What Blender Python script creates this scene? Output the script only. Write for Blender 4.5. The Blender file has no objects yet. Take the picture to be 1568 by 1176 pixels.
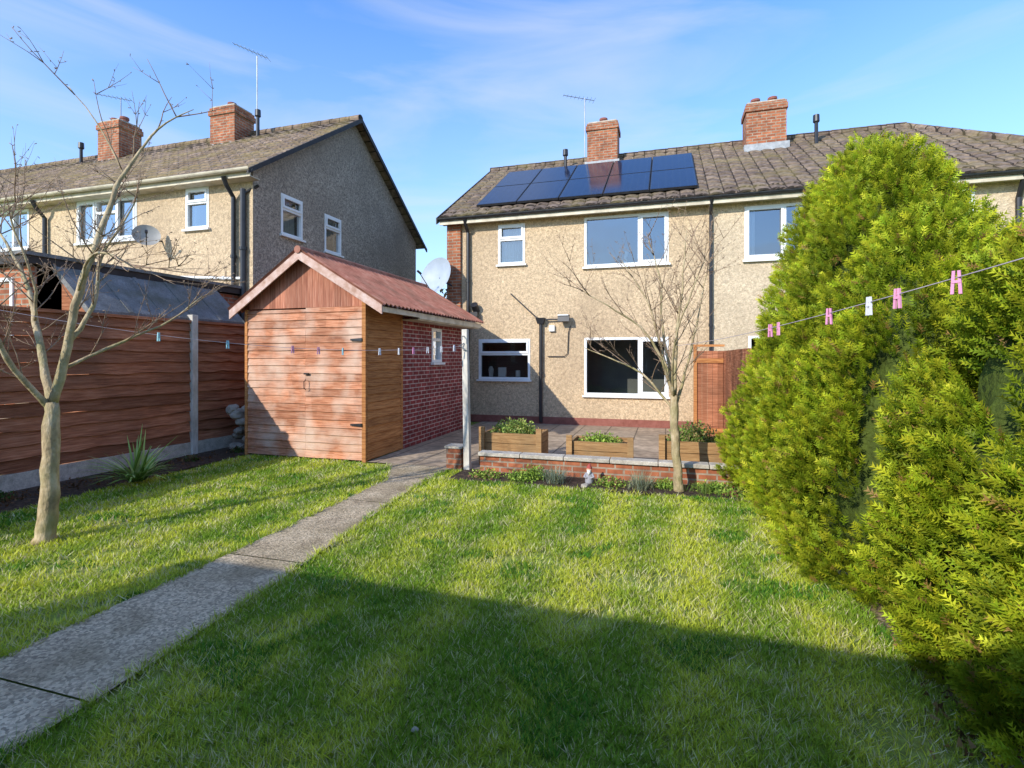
import bpy, math, random
import numpy as np
from mathutils import Vector, Matrix
random.seed(7); R=np.random.RandomState(11)
S=bpy.context.scene
COL=S.collection
def lin(h,f=1.0):
    c=[int(h[i:i+2],16)/255 for i in (0,2,4)]
    return tuple(f*(x/12.92 if x<=.04045 else ((x+.055)/1.055)**2.4) for x in c)+(1,)
# ---------------------------------------------------------------- materials
def newmat(name):
    m=bpy.data.materials.new(name); m.use_nodes=True
    nt=m.node_tree; nt.nodes.clear()
    return m,nt,nt.nodes,nt.links
def ramp(N,cols,lo=.3,hi=.7):
    r=N.new('ShaderNodeValToRGB'); e=r.color_ramp.elements
    n=len(cols)
    while len(e)<n: e.new(.5)
    for i,c in enumerate(cols):
        e[i].position=lo+(hi-lo)*i/max(1,n-1); e[i].color=c
    return r
def mixc(N,L,f,a,b,mode='MIX'):
    m=N.new('ShaderNodeMix'); m.data_type='RGBA'; m.blend_type=mode
    for s,v in ((0,f),(6,a),(7,b)):
        if hasattr(v,'links') or hasattr(v,'is_output'): L.new(v,m.inputs[s])
        else: m.inputs[s].default_value=v
    return m.outputs[2]
def M(name,cols,scale=8,rough=.8,bump=0,bscale=None,stretch=(1,1,1),spec=.3,metal=0,island=0,dirt=None,speck=None,lo=.3,hi=.7):
    m,nt,N,L=newmat(name)
    out=N.new('ShaderNodeOutputMaterial'); p=N.new('ShaderNodeBsdfPrincipled')
    L.new(p.outputs[0],out.inputs[0])
    tc=N.new('ShaderNodeTexCoord'); mp=N.new('ShaderNodeMapping'); mp.inputs['Scale'].default_value=stretch
    L.new(tc.outputs['Object'],mp.inputs[0])
    n=N.new('ShaderNodeTexNoise'); n.inputs['Scale'].default_value=scale; n.inputs['Detail'].default_value=6; n.inputs['Roughness'].default_value=.62
    L.new(mp.outputs[0],n.inputs['Vector'])
    r=ramp(N,cols,lo,hi); L.new(n.outputs[0],r.inputs[0]); c=r.outputs[0]
    if island:
        g=N.new('ShaderNodeNewGeometry'); mr=N.new('ShaderNodeMapRange'); mr.inputs['To Min'].default_value=1-island; mr.inputs['To Max'].default_value=1+island*.7
        L.new(g.outputs['Random Per Island'],mr.inputs[0]); 
        hs=N.new('ShaderNodeHueSaturation'); L.new(mr.outputs[0],hs.inputs['Value']); L.new(c,hs.inputs['Color']); c=hs.outputs[0]
    if speck:
        v=N.new('ShaderNodeTexVoronoi'); v.inputs['Scale'].default_value=speck[0]; L.new(tc.outputs['Object'],v.inputs['Vector'])
        sx=N.new('ShaderNodeSeparateColor'); L.new(v.outputs['Color'],sx.inputs[0])
        rr=ramp(N,[(1-speck[1],)*3+(1,),(1+speck[1]*.8,)*3+(1,)],0,1); L.new(sx.outputs[0],rr.inputs[0])
        c=mixc(N,L,1.0,c,rr.outputs[0],'MULTIPLY')
    if dirt:
        n2=N.new('ShaderNodeTexNoise'); n2.inputs['Scale'].default_value=dirt[1]; n2.inputs['Detail'].default_value=5; L.new(tc.outputs['Object'],n2.inputs['Vector'])
        r2=ramp(N,[(0,0,0,1),(dirt[2],)*3+(1,)],.45,.68); L.new(n2.outputs[0],r2.inputs[0])
        c=mixc(N,L,r2.outputs[0],c,dirt[0])
    L.new(c,p.inputs['Base Color']); p.inputs['Roughness'].default_value=rough
    p.inputs['Specular IOR Level'].default_value=spec; p.inputs['Metallic'].default_value=metal
    if bump:
        nb=N.new('ShaderNodeTexNoise'); nb.inputs['Scale'].default_value=bscale or scale*3; nb.inputs['Detail'].default_value=5
        L.new(mp.outputs[0],nb.inputs['Vector']); b=N.new('ShaderNodeBump'); b.inputs['Strength'].default_value=bump; b.inputs['Distance'].default_value=.02
        L.new(nb.outputs[0],b.inputs['Height']); L.new(b.outputs[0],p.inputs['Normal'])
    return m
def brickmat(name,c1,c2,mortar,bw=.225,bh=.075,ms=.011,rough=.85,mode='wall',dirt=None,off=.5,bump=.5,var=.35):
    m,nt,N,L=newmat(name)
    out=N.new('ShaderNodeOutputMaterial'); p=N.new('ShaderNodeBsdfPrincipled'); L.new(p.outputs[0],out.inputs[0])
    tc=N.new('ShaderNodeTexCoord'); sp=N.new('ShaderNodeSeparateXYZ'); L.new(tc.outputs['Object'],sp.inputs[0])
    cb=N.new('ShaderNodeCombineXYZ')
    if mode=='wall':
        a=N.new('ShaderNodeMath'); L.new(sp.outputs[0],a.inputs[0]); L.new(sp.outputs[1],a.inputs[1]); L.new(a.outputs[0],cb.inputs[0]); L.new(sp.outputs[2],cb.inputs[1])
    else:
        L.new(sp.outputs[0],cb.inputs[0]); L.new(sp.outputs[1],cb.inputs[1])
    b=N.new('ShaderNodeTexBrick'); b.inputs['Scale'].default_value=1; b.offset=off
    b.inputs['Brick Width'].default_value=bw; b.inputs['Row Height'].default_value=bh; b.inputs['Mortar Size'].default_value=ms; b.inputs['Mortar Smooth'].default_value=.1
    b.inputs['Color1'].default_value=c1; b.inputs['Color2'].default_value=c2; b.inputs['Mortar'].default_value=mortar
    L.new(cb.outputs[0],b.inputs['Vector'])
    n=N.new('ShaderNodeTexNoise'); n.inputs['Scale'].default_value=9; n.inputs['Detail'].default_value=8; L.new(tc.outputs['Object'],n.inputs['Vector'])
    r=ramp(N,[(1-var,)*3+(1,),(1+var*.6,)*3+(1,)]); L.new(n.outputs[0],r.inputs[0])
    c=mixc(N,L,1.0,b.outputs[0],r.outputs[0],'MULTIPLY')
    if dirt:
        n2=N.new('ShaderNodeTexNoise'); n2.inputs['Scale'].default_value=dirt[1]; n2.inputs['Detail'].default_value=6; L.new(tc.outputs['Object'],n2.inputs['Vector'])
        r2=ramp(N,[(0,0,0,1),(dirt[2],)*3+(1,)],.45,.66); L.new(n2.outputs[0],r2.inputs[0]); c=mixc(N,L,r2.outputs[0],c,dirt[0])
    L.new(c,p.inputs['Base Color']); p.inputs['Roughness'].default_value=rough; p.inputs['Specular IOR Level'].default_value=.25
    bp=N.new('ShaderNodeBump'); bp.inputs['Strength'].default_value=bump; bp.inputs['Distance'].default_value=.01; bp.invert=True
    L.new(b.outputs['Fac'],bp.inputs['Height']); L.new(bp.outputs[0],p.inputs['Normal'])
    return m
def leafmat(name,trans=.3,rough=.55):
    m,nt,N,L=newmat(name)
    out=N.new('ShaderNodeOutputMaterial'); p=N.new('ShaderNodeBsdfPrincipled'); t=N.new('ShaderNodeBsdfTranslucent'); mx=N.new('ShaderNodeMixShader')
    a=N.new('ShaderNodeAttribute'); a.attribute_name='Col'
    L.new(a.outputs['Color'],p.inputs['Base Color']); L.new(a.outputs['Color'],t.inputs[0]); p.inputs['Roughness'].default_value=rough; p.inputs['Specular IOR Level'].default_value=.2
    mx.inputs[0].default_value=trans; L.new(p.outputs[0],mx.inputs[1]); L.new(t.outputs[0],mx.inputs[2]); L.new(mx.outputs[0],out.inputs[0])
    return m
def glassmat(name,refl):
    m,nt,N,L=newmat(name)
    out=N.new('ShaderNodeOutputMaterial'); g=N.new('ShaderNodeBsdfGlossy'); g.inputs['Roughness'].default_value=.02; t=N.new('ShaderNodeBsdfTransparent'); t.inputs[0].default_value=(.8,.85,.85,1)
    f=N.new('ShaderNodeFresnel'); f.inputs[0].default_value=1.5; a=N.new('ShaderNodeMath'); a.operation='MULTIPLY'; a.inputs[1].default_value=refl; a.use_clamp=True
    L.new(f.outputs[0],a.inputs[0]); mx=N.new('ShaderNodeMixShader'); L.new(a.outputs[0],mx.inputs[0]); L.new(t.outputs[0],mx.inputs[1]); L.new(g.outputs[0],mx.inputs[2]); L.new(mx.outputs[0],out.inputs[0])
    n=N.new('ShaderNodeTexNoise'); n.inputs['Scale'].default_value=1.5; b=N.new('ShaderNodeBump'); b.inputs['Strength'].default_value=.08; b.inputs['Distance'].default_value=.05
    L.new(n.outputs[0],b.inputs['Height']); L.new(b.outputs[0],g.inputs['Normal'])
    return m
m_dash=M('pebbledash',[lin('ab957b'),lin('c9b08e'),lin('d9c19e')],scale=14,bump=.8,bscale=55,speck=(42,.26),dirt=(lin('9c866c'),.7,.4))
m_dash2=M('pebbledash_neighbour',[lin('b5a38a'),lin('d0bb9d'),lin('decbac')],scale=14,bump=.8,bscale=55,speck=(42,.22),dirt=(lin('a39178'),.7,.35))
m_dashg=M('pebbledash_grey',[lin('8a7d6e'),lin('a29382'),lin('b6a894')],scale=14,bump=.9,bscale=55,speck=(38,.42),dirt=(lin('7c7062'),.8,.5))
m_tile=brickmat('roof_tiles',lin('8a7868'),lin('6e5e52'),lin('362e28'),.3,.262,.014,mode='roof',dirt=(lin('887b50'),1.6,.4),off=0,var=.5)
m_tile2=brickmat('roof_tiles_left',lin('907c6c'),lin('74624f'),lin('362e28'),.3,.262,.014,mode='roof',dirt=(lin('908050'),1.2,.45),off=0,var=.5)
m_brick=brickmat('orange_brick',lin('b8704c'),lin('96553a'),lin('a2917d'),dirt=(lin('6a4634'),3,.5))
m_redbrick=brickmat('painted_red_brick',lin('9a4642'),lin('803836'),lin('c4b0a4'),.225,.075,.008,dirt=(lin('6a2e2c'),3,.4))
m_white=M('white_pvc',[lin('dcdcd8'),lin('ececea')],scale=3,rough=.35,spec=.5)
m_cream=M('cream_fascia',[lin('c4b8a0'),lin('dbd0ba')],scale=5,rough=.5,dirt=(lin('857d68'),4,.5))
m_black=M('black_plastic',[lin('1c1c1e'),lin('303034')],scale=6,rough=.4,spec=.5)
m_dark=M('dark_bargeboard',[lin('2b2725'),lin('3c3632')],scale=6,rough=.6)
m_lead=M('lead_flashing',[lin('8a8d90'),lin('b4b6b8')],scale=10,rough=.5)
m_felt=M('roof_felt',[lin('62615f'),lin('767472'),lin('868482')],scale=5,bump=.5,bscale=60,dirt=(lin('5c5a48'),2,.6),speck=(60,.2))
m_glassU=glassmat('window_glass_upper',7.5); m_glassL=glassmat('window_glass_lower',1.6)
m_room=M('room_interior',[lin('6a6660'),lin('7c7870')],scale=2)
m_curt=M('net_curtain',[lin('c8c8c8'),lin('f0f0ee')],scale=6,stretch=(12,12,.3),rough=.9)
m_wood=M('shed_wood',[lin('845038'),lin('b97a58'),lin('d09c7c')],scale=3,stretch=(1.2,1.2,22),bump=.4,bscale=8,island=.28,dirt=(lin('d2b8a2'),1.9,.8),speck=(7,.14))
m_woodside=M('shed_side_wood',[lin('84502a'),lin('b47845'),lin('ca9058')],scale=3,stretch=(1.2,1.2,22),bump=.4,bscale=8,island=.2)
m_woodred=M('shed_gable_wood',[lin('8a5240'),lin('ad6f55'),lin('c28d74')],scale=3,stretch=(20,20,1),bump=.3,island=.3)
m_barge=M('weathered_bargeboard',[lin('a5806c'),lin('c0a090'),lin('d0bab0')],scale=8,bump=.3)
m_fence=M('fence_wood',[lin('7a4c38'),lin('a66c4e'),lin('be8668')],scale=2.5,stretch=(1.2,1.2,20),bump=.5,bscale=7,island=.34,dirt=(lin('6e4e3c'),1.3,.6),rough=.9,spec=.1)
m_plank=M('planter_wood',[lin('86623c'),lin('ab8355'),lin('c49e6c')],scale=3,stretch=(1.2,1.2,18),bump=.3,island=.25,dirt=(lin('7d6a4c'),3,.5))
m_conc=M('concrete',[lin('a0988a'),lin('bdb4a5'),lin('d0c8b8')],scale=9,bump=.3,bscale=60,speck=(70,.15),dirt=(lin('80786a'),2,.5))
m_postw=M('white_post_paint',[lin('c4bcae'),lin('ded8cc')],scale=7,stretch=(6,6,1),bump=.2,dirt=(lin('948c7c'),4,.5))
m_path=M('aggregate_path',[lin('a08e74'),lin('bba88a'),lin('c8b698')],scale=3,bump=.7,bscale=70,speck=(70,.5),dirt=(lin('7a6c4c'),2.2,.5))
m_pave=brickmat('paving_slabs',lin('b8a48c'),lin('a4907a'),lin('6c6152'),.6,.6,.012,mode='roof',off=0,dirt=(lin('7b6d5b'),1.5,.5))
m_soil=M('soil',[lin('2e241c'),lin('46382c'),lin('5e4c3c')],scale=22,bump=1,bscale=30,speck=(30,.4))
m_soilr=M('dry_soil',[lin('5c4e3a'),lin('7e6e54'),lin('9a8a70')],scale=22,bump=1,bscale=30,speck=(45,.5))
m_turf=M('turf',[lin('6c7a30'),lin('84963a'),lin('9ca646')],scale=5,bump=.8,bscale=50,speck=(60,.3),dirt=(lin('a09560'),1.6,.4))
m_corr=M('corrugated_roof_sheet',[lin('84503f'),lin('a06856'),lin('b0806c')],scale=5,rough=.85,bump=.2,dirt=(lin('6d5444'),2,.6))
m_stone=M('rock',[lin('7b7367'),lin('9b9284'),lin('b2aa9c')],scale=6,bump=.6,island=.2)
m_bark=M('pale_bark',[lin('85745a'),lin('b09c78'),lin('d0be9e')],scale=14,stretch=(1,1,.5),bump=.6,dirt=(lin('7b7c48'),5,.6))
m_bark2=M('twig_bark',[lin('705a48'),lin('957c64'),lin('ad957c')],scale=10,bump=.3)
m_leaf=leafmat('foliage',.28); m_grass=leafmat('grass_blades',.35,.6)
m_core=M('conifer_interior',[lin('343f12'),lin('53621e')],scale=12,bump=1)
m_line=M('line_cord',[lin('a89ca0'),lin('c6b8be')],scale=4)
m_pink=M('peg_pink',[lin('d889ac'),lin('e8a4c0')],scale=4,rough=.4); m_teal=M('peg_teal',[lin('80b8c4'),lin('9cccd4')],scale=4,rough=.4); m_pegw=M('peg_white',[lin('d8d8dc'),lin('ececf0')],scale=4,rough=.4)
m_metal=M('galvanised_metal',[lin('7c7e80'),lin('a0a2a4')],scale=4,rough=.4,metal=.7)
m_dish=M('dish_paint',[lin('8c8a86'),lin('a4a29c')],scale=4,rough=.5)
m_dishw=M('pale_dish_paint',[lin('a0acba'),lin('b0bcca')],scale=4,rough=.5)
m_plinth=M('red_plinth',[lin('7d4a3e'),lin('966054')],scale=9,bump=.3)
m_solar=brickmat('solar_cells',(.010,.017,.045,1),(.013,.021,.052,1),(.03,.045,.08,1),.16,.135,.004,rough=.12,mode='roof',off=0,bump=0,var=.1)
m_solar.node_tree.nodes['Principled BSDF'].inputs['Specular IOR Level'].default_value=.8
# ---------------------------------------------------------------- mesh builder
def empty(name,loc=(0,0,0)):
    e=bpy.data.objects.new(name,None); e.location=loc; e.empty_display_size=.3; COL.objects.link(e); return e
def attach(o,par):
    if par:
        o.parent=par; o.matrix_parent_inverse=Matrix.Translation(-Vector(par.location))
class MB:
    def __init__(s): s.v=[]; s.f=[]
    def poly(s,pts):
        b=len(s.v); s.v+= [tuple(p) for p in pts]; s.f.append(tuple(range(b,b+len(pts)))); return s
    def hexa(s,p):
        b=len(s.v); s.v+=[tuple(q) for q in p]
        for f in ((0,3,2,1),(4,5,6,7),(0,1,5,4),(1,2,6,5),(2,3,7,6),(3,0,4,7)): s.f.append(tuple(b+i for i in f))
        return s
    def box(s,x0,x1,y0,y1,z0,z1):
        return s.hexa([(x0,y0,z0),(x1,y0,z0),(x1,y1,z0),(x0,y1,z0),(x0,y0,z1),(x1,y0,z1),(x1,y1,z1),(x0,y1,z1)])
    def tube(s,pts,rad,n=8,cap=True):
        pts=[Vector(p) for p in pts]; b=len(s.v); ref=None
        if not hasattr(rad,'__len__'): rad=[rad]*len(pts)
        for i,p in enumerate(pts):
            t=(pts[min(i+1,len(pts)-1)]-pts[max(i-1,0)]); 
            if t.length<1e-6: t=Vector((0,0,1))
            t.normalize()
            if ref is None: ref=Vector((1,0,0)) if abs(t.x)<.8 else Vector((0,1,0))
            u=(ref-t*ref.dot(t)).normalized(); w=t.cross(u); ref=u
            for k in range(n):
                a=2*math.pi*k/n; s.v.append(tuple(p+(u*math.cos(a)+w*math.sin(a))*rad[i]))
        for i in range(len(pts)-1):
            for k in range(n):
                s.f.append((b+i*n+k,b+i*n+(k+1)%n,b+(i+1)*n+(k+1)%n,b+(i+1)*n+k))
        if cap:
            s.f.append(tuple(b+k for k in range(n-1,-1,-1))); s.f.append(tuple(b+(len(pts)-1)*n+k for k in range(n)))
        return s
    def build(s,name,mat,par=None,smooth=False,bevel=0):
        me=bpy.data.meshes.new(name); me.from_pydata(s.v,[],s.f); me.update()
        if mat: me.materials.append(mat)
        o=bpy.data.objects.new(name,me); COL.objects.link(o); attach(o,par)
        if smooth: me.polygons.foreach_set('use_smooth',[True]*len(me.polygons))
        if bevel:
            bv=o.modifiers.new('b','BEVEL'); bv.width=bevel; bv.segments=2; bv.limit_method='ANGLE'
        return o
def trimesh(name,V,C,mat,par=None):
    n=V.shape[0]; me=bpy.data.meshes.new(name)
    me.vertices.add(n*3); me.vertices.foreach_set('co',V.astype(np.float32).ravel())
    me.loops.add(n*3); me.loops.foreach_set('vertex_index',np.arange(n*3,dtype=np.int32))
    me.polygons.add(n); me.polygons.foreach_set('loop_start',np.arange(0,n*3,3,dtype=np.int32))
    try: me.polygons.foreach_set('loop_total',np.full(n,3,dtype=np.int32))
    except Exception: pass
    me.update(calc_edges=True)
    at=me.color_attributes.new('Col','FLOAT_COLOR','POINT')
    c=np.ones((n*3,4),np.float32); c[:,:3]=np.clip(C.reshape(-1,3),0,.9); at.data.foreach_set('color',c.ravel())
    me.materials.append(mat); o=bpy.data.objects.new(name,me); COL.objects.link(o); attach(o,par); return o
def nrm(a): return a/np.maximum(np.linalg.norm(a,axis=-1,keepdims=True),1e-9)
mY=lambda P:(lambda a,d,z:(a,P+d,z))     # wall facing -Y
mX=lambda P:(lambda a,d,z:(P-d,a,z))     # wall facing +X
def wallcells(mb,f,a0,a1,z0,z1,holes):
    A=sorted({a0,a1,*[h[0] for h in holes],*[h[1] for h in holes]}); Z=sorted({z0,z1,*[h[2] for h in holes],*[h[3] for h in holes]})
    for i in range(len(A)-1):
        for j in range(len(Z)-1):
            ca=(A[i]+A[i+1])/2; cz=(Z[j]+Z[j+1])/2
            if any(h[0]<ca<h[1] and h[2]<cz<h[3] for h in holes): continue
            mb.poly([f(A[i],0,Z[j]),f(A[i+1],0,Z[j]),f(A[i+1],0,Z[j+1]),f(A[i],0,Z[j+1])])
def fbox(mb,f,a0,a1,d0,d1,z0,z1):
    mb.hexa([f(a0,d0,z0),f(a1,d0,z0),f(a1,d1,z0),f(a0,d1,z0),f(a0,d0,z1),f(a1,d0,z1),f(a1,d1,z1),f(a0,d1,z1)])
def window(f,h,par,mull=(),trans=(),openers=(),glass=None,curt=0,n='window',sill=True):
    a0,a1,z0,z1=h; w=.055; fr=MB()
    fbox(fr,f,a0,a0+w,-.012,.09,z0,z1); fbox(fr,f,a1-w,a1,-.012,.09,z0,z1)
    fbox(fr,f,a0+w,a1-w,-.012,.09,z0,z0+w); fbox(fr,f,a0+w,a1-w,-.012,.09,z1-w,z1)
    for m in mull: fbox(fr,f,m-.03,m+.03,-.010,.085,z0+w,z1-w)
    for (b0,b1,t) in trans: fbox(fr,f,b0,b1,-.008,.08,t-.028,t+.028)
    for (b0,b1,c0,c1) in openers:
        q=.05
        fbox(fr,f,b0,b0+q,-.028,.02,c0,c1); fbox(fr,f,b1-q,b1,-.028,.02,c0,c1); fbox(fr,f,b0+q,b1-q,-.028,.02,c0,c0+q); fbox(fr,f,b0+q,b1-q,-.028,.02,c1-q,c1)
    if sill: fbox(fr,f,a0-.04,a1+.04,-.07,.0,z0-.045,z0-.003)
    fr.build(n+'_frame',m_white,par)
    g=MB(); g.poly([f(a0+w,.045,z0+w),f(a1-w,.045,z0+w),f(a1-w,.045,z1-w),f(a0+w,.045,z1-w)]); g.build(n+'_glass',glass or m_glassU,par)
    r=MB(); D=1.6; b=.3
    P=[f(a0-b,.1,z0-b),f(a1+b,.1,z0-b),f(a1+b,D,z0-b),f(a0-b,D,z0-b),f(a0-b,.1,z1+b),f(a1+b,.1,z1+b),f(a1+b,D,z1+b),f(a0-b,D,z1+b)]
    for q in ((0,3,2,1),(4,5,6,7),(1,2,6,5),(2,3,7,6),(3,0,4,7)): r.poly([P[i] for i in q])
    r.build(n+'_room',m_room,par)
    if curt:
        c=MB(); W=(a1-a0)
        rng=[(a0+.05,a0+W*curt),(a1-W*curt,a1-.05)] if curt<.5 else [(a0+.05,a1-.05)]
        for (p,q) in rng:
            k=max(6,int((q-p)/.03)); 
            for i in range(k):
                x0=p+(q-p)*i/k; x1=p+(q-p)*(i+1)/k
                c.poly([f(x0,.16+.02*(i%2),z0),f(x1,.16+.02*((i+1)%2),z0),f(x1,.16+.02*((i+1)%2),z1),f(x0,.16+.02*(i%2),z1)])
        c.build(n+'_curtain',m_curt,par)
def tiled(x0,x1,yE,zE,yR,zR,mat,name,par,hip=None):
    nc=int(round(math.hypot(yR-yE,zR-zE)/.31)); xs=np.arange(x0,x1+.001,.05); n=len(xs)
    prof=.034*np.abs(np.sin(math.pi*(xs-x0)/.3))**.7
    mb=MB()
    for c in range(nc):
        rows=[]
        for (t,o) in ((c/nc,-.01),(c/nc,.034),((c+1)/nc,.002)):
            y=yE+(yR-yE)*t; z=zE+(zR-zE)*t+o; b=len(mb.v)
            lim=1e9 if hip is None else hip[0]+(hip[1]-hip[0])*(1-t)
            for i,x in enumerate(xs): 
                mb.v.append((min(x,lim),y+random.uniform(-.006,.006),z+prof[i]+random.uniform(-.003,.003)))
            rows.append((b,lim))
        for (r0,l0),(r1,l1) in ((rows[0],rows[1]),(rows[1],rows[2])):
            for i in range(n-1):
                if xs[i]<max(l0,l1): mb.f.append((r0+i,r0+i+1,r1+i+1,r1+i))
    mb.build(name,mat,par)
def ridge(pts,mat,name,par,r=.11):
    mb=MB(); a=Vector(pts[0]); b=Vector(pts[1]); L=(b-a).length; n=int(L/.42); 
    for i in range(n):
        p=a.lerp(b,i/n); q=a.lerp(b,(i+1.06)/n); mb.tube([p,q],[r,r*.93],10)
    mb.build(name,mat,par,smooth=False)
def chimney(x0,x1,y0,y1,zb,zt,par,pots=1):
    e=MB(); e.box(x0,x1,y0,y1,zb,zt-.22); e.box(x0-.035,x1+.035,y0-.035,y1+.035,zt-.22,zt-.08); e.box(x0-.01,x1+.01,y0-.01,y1+.01,zt-.08,zt)
    e.build('chimney_stack',m_brick,par)
    f=MB(); f.box(x0-.06,x1+.06,y0-.08,y1+.05,zb,zb+.30); 
    f.build('chimney_flashing',m_lead,par)
    c=MB(); c.box(x0+.03,x1-.03,y0+.03,y1-.03,zt,zt+.05); c.build('chimney_flaunching',m_conc,par)
    for i in range(pots):
        x=x0+(x1-x0)*(i+.65)/(pots+.3); c=MB(); c.tube([(x,(y0+y1)/2,zt),(x,(y0+y1)/2,zt+.16),(x,(y0+y1)/2,zt+.18),(x,(y0+y1)/2,zt+.24)],[.12,.1,.125,.12],14); c.build('chimney_pot',m_plinth,par)
def pipe(par,pts,r=.035,name='downpipe',mat=None):
    mb=MB(); mb.tube(pts,r,10); 
    for a,b in zip(pts[:-1],pts[1:]):
        a=Vector(a);b=Vector(b);L=(b-a).length
        if L>1:
            for k in range(1,int(L/1.2)+1):
                p=a.lerp(b,k*1.2/L if k*1.2<L else 1); d=(b-a).normalized()*.03; mb.tube([p-d,p+d],r*1.35,10)
    mb.build(name,mat or m_black,par,smooth=False)
def ventpipe(par,x,y,z0,z1):
    mb=MB(); mb.tube([(x,y,z0),(x,y,z1-.2)],.045,10); mb.tube([(x,y,z1-.2),(x,y,z1-.17),(x,y,z1)],[.05,.08,.075],12); mb.build('soil_vent_pipe',m_black,par)
def aerial(par,x,y,z0,z1,ang=0,bent=False):
    mb=MB(); mb.tube([(x,y,z0),(x,y,z1)],.014,6)
    c,s=math.cos(ang),math.sin(ang); L=.55
    up=.35 if bent else .05
    a=Vector((x-c*L*1.2,y-s*L*1.2,z1+up)); b=Vector((x+c*.3,y+s*.3,z1-.06)); mb.tube([a,b],.009,6)
    for k in range(9):
        p=a.lerp(b,k/8); w=.08+.012*k; mb.tube([p+Vector((-s*w,c*w,0)),p+Vector((s*w,-c*w,0))],.005,5)
    mb.build('tv_aerial',m_metal,par)
def gutter(par,x0,x1,y,z,mat=None,n='gutter'):
    mb=MB(); k=8; r=.06
    for i in range(k):
        a0=math.pi+math.pi*i/k; a1=math.pi+math.pi*(i+1)/k
        mb.poly([(x0,y+r*math.cos(a0),z+r*math.sin(a0)),(x1,y+r*math.cos(a0),z+r*math.sin(a0)),(x1,y+r*math.cos(a1),z+r*math.sin(a1)),(x0,y+r*math.cos(a1),z+r*math.sin(a1))])
    mb.build(n,mat or m_cream,par)
def dish(par,c,d,rad,mat,wallpt):
    w=MB(); c=Vector(c); d=Vector(d).normalized(); u=d.cross(Vector((0,0,1))).normalized(); v2=u.cross(d); rings=[]
    for (q,o) in ((.02,.24),(.3,.21),(.6,.13),(.85,.02),(1,-.07)):
        b=len(w.v)
        for k in range(28):
            a=k*math.pi/14; w.v.append(tuple(c-d*o*rad+u*rad*q*math.cos(a)+v2*rad*q*.95*math.sin(a)))
        rings.append(b)
    for a,b in zip(rings[:-1],rings[1:]):
        for k in range(28): w.f.append((a+k,a+(k+1)%28,b+(k+1)%28,b+k))
    w.build('satellite_dish_reflector',mat,par,smooth=True)
    w=MB(); w.tube([c-d*.24*rad,c-d*.3*rad-Vector((0,0,.05)),wallpt],.02,6); w.tube([c-v2*.95*rad,c+d*1.1*rad-v2*.3*rad],.011,6); w.tube([c+d*1.0*rad-v2*.3*rad,c+d*1.25*rad-v2*.25*rad],.028,8)
    w.build('satellite_dish_arm',m_black,par)
# ---------------------------------------------------------------- main house
H=empty('semi_detached_house',(0,12.07,0)); f=mY(12.07)
wins=[(-3.95,-3.27,3.87,4.85),(-1.83,.06,3.71,4.87),(-1.83,.06,.72,2.06),(-4.46,-3.14,1.06,2.05)]
w2=[(1.62,3.5,3.69,4.84),(1.7,3.6,.72,2.06),(5.0,5.7,3.87,4.85)]
w=MB(); wallcells(w,f,-4.92,.94,.18,5.2,wins); w.build('rendered_wall',m_dash,H)
w=MB(); wallcells(w,f,.94,7.8,.18,5.2,w2); w.build('rendered_wall_right',m_dash2,H)
w=MB(); w.box(-4.93,7.8,12.05,12.2,0,.18); w.build('brick_plinth',m_plinth,H)
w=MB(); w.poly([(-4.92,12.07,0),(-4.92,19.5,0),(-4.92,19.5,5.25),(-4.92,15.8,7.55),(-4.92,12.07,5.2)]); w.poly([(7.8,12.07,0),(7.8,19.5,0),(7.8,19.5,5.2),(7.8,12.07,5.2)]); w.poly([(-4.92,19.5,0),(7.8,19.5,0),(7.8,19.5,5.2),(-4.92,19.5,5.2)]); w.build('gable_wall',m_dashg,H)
w=MB(); w.box(-5.29,-4.925,12.0,12.3,0,5.12); w.build('brick_wing_wall',m_brick,H)
dish(H,(-5.45,11.72,3.62),(-.35,-1,.28),.5,m_dishw,(-5.15,12.0,3.4))
window(f,wins[0],H,trans=[(-3.9,-3.32,4.48)],openers=[(-3.91,-3.31,4.5,4.81)],curt=.6,n='bathroom_window')
window(f,wins[1],H,mull=[-.58],openers=[(-.55,.02,3.76,4.82)],n='bedroom_window')
window(f,wins[2],H,mull=[-.58],openers=[(-.55,.02,.77,2.01)],glass=m_glassL,n='living_room_window')
window(f,wins[3],H,trans=[(-4.41,-3.19,1.68)],openers=[(-4.42,-3.18,1.7,2.01)],glass=m_glassL,n='kitchen_window')
window(f,w2[0],H,mull=[2.4],openers=[(1.66,2.38,3.74,4.8)],curt=.12,n='neighbour_bedroom_window')
window(f,w2[1],H,mull=[2.5],n='neighbour_living_window',glass=m_glassL); window(f,w2[2],H,n='neighbour_small_window',trans=[(5.05,5.65,4.5)])
w=MB(); w.tube([(-4.2,12.25,1.12),(-4.2,12.25,1.3),(-4.2,12.25,1.38)],[.05,.07,.03],10); w.box(-4.0,-3.8,12.22,12.3,1.12,1.35); w.tube([(-3.5,12.25,1.12),(-3.5,12.25,1.28)],[.06,.06],10); w.build('kitchen_items',m_white,H)
w=MB(); w.tube([(-.9,12.2,3.77),(-.9,12.2,3.9),(-.86,12.2,4.05)],[.05,.03,.05],8); w.build('bedroom_ornament',m_white,H)
yE,zE,yR,zR=11.8,5.06,15.8,7.6
tiled(-5.42,8.1,yE,zE,yR,zR,m_tile,'roof_tiles',H,hip=(5.96,8.1))
w=MB(); w.poly([(-5.42,15.8,7.6),(5.96,15.8,7.6),(8.1,19.8,5.06),(-5.42,19.8,5.06)]); w.poly([(5.96,15.8,7.6),(8.1,11.8,5.07),(8.1,19.8,5.06)]); w.build('rear_roof',m_tile,H)
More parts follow.
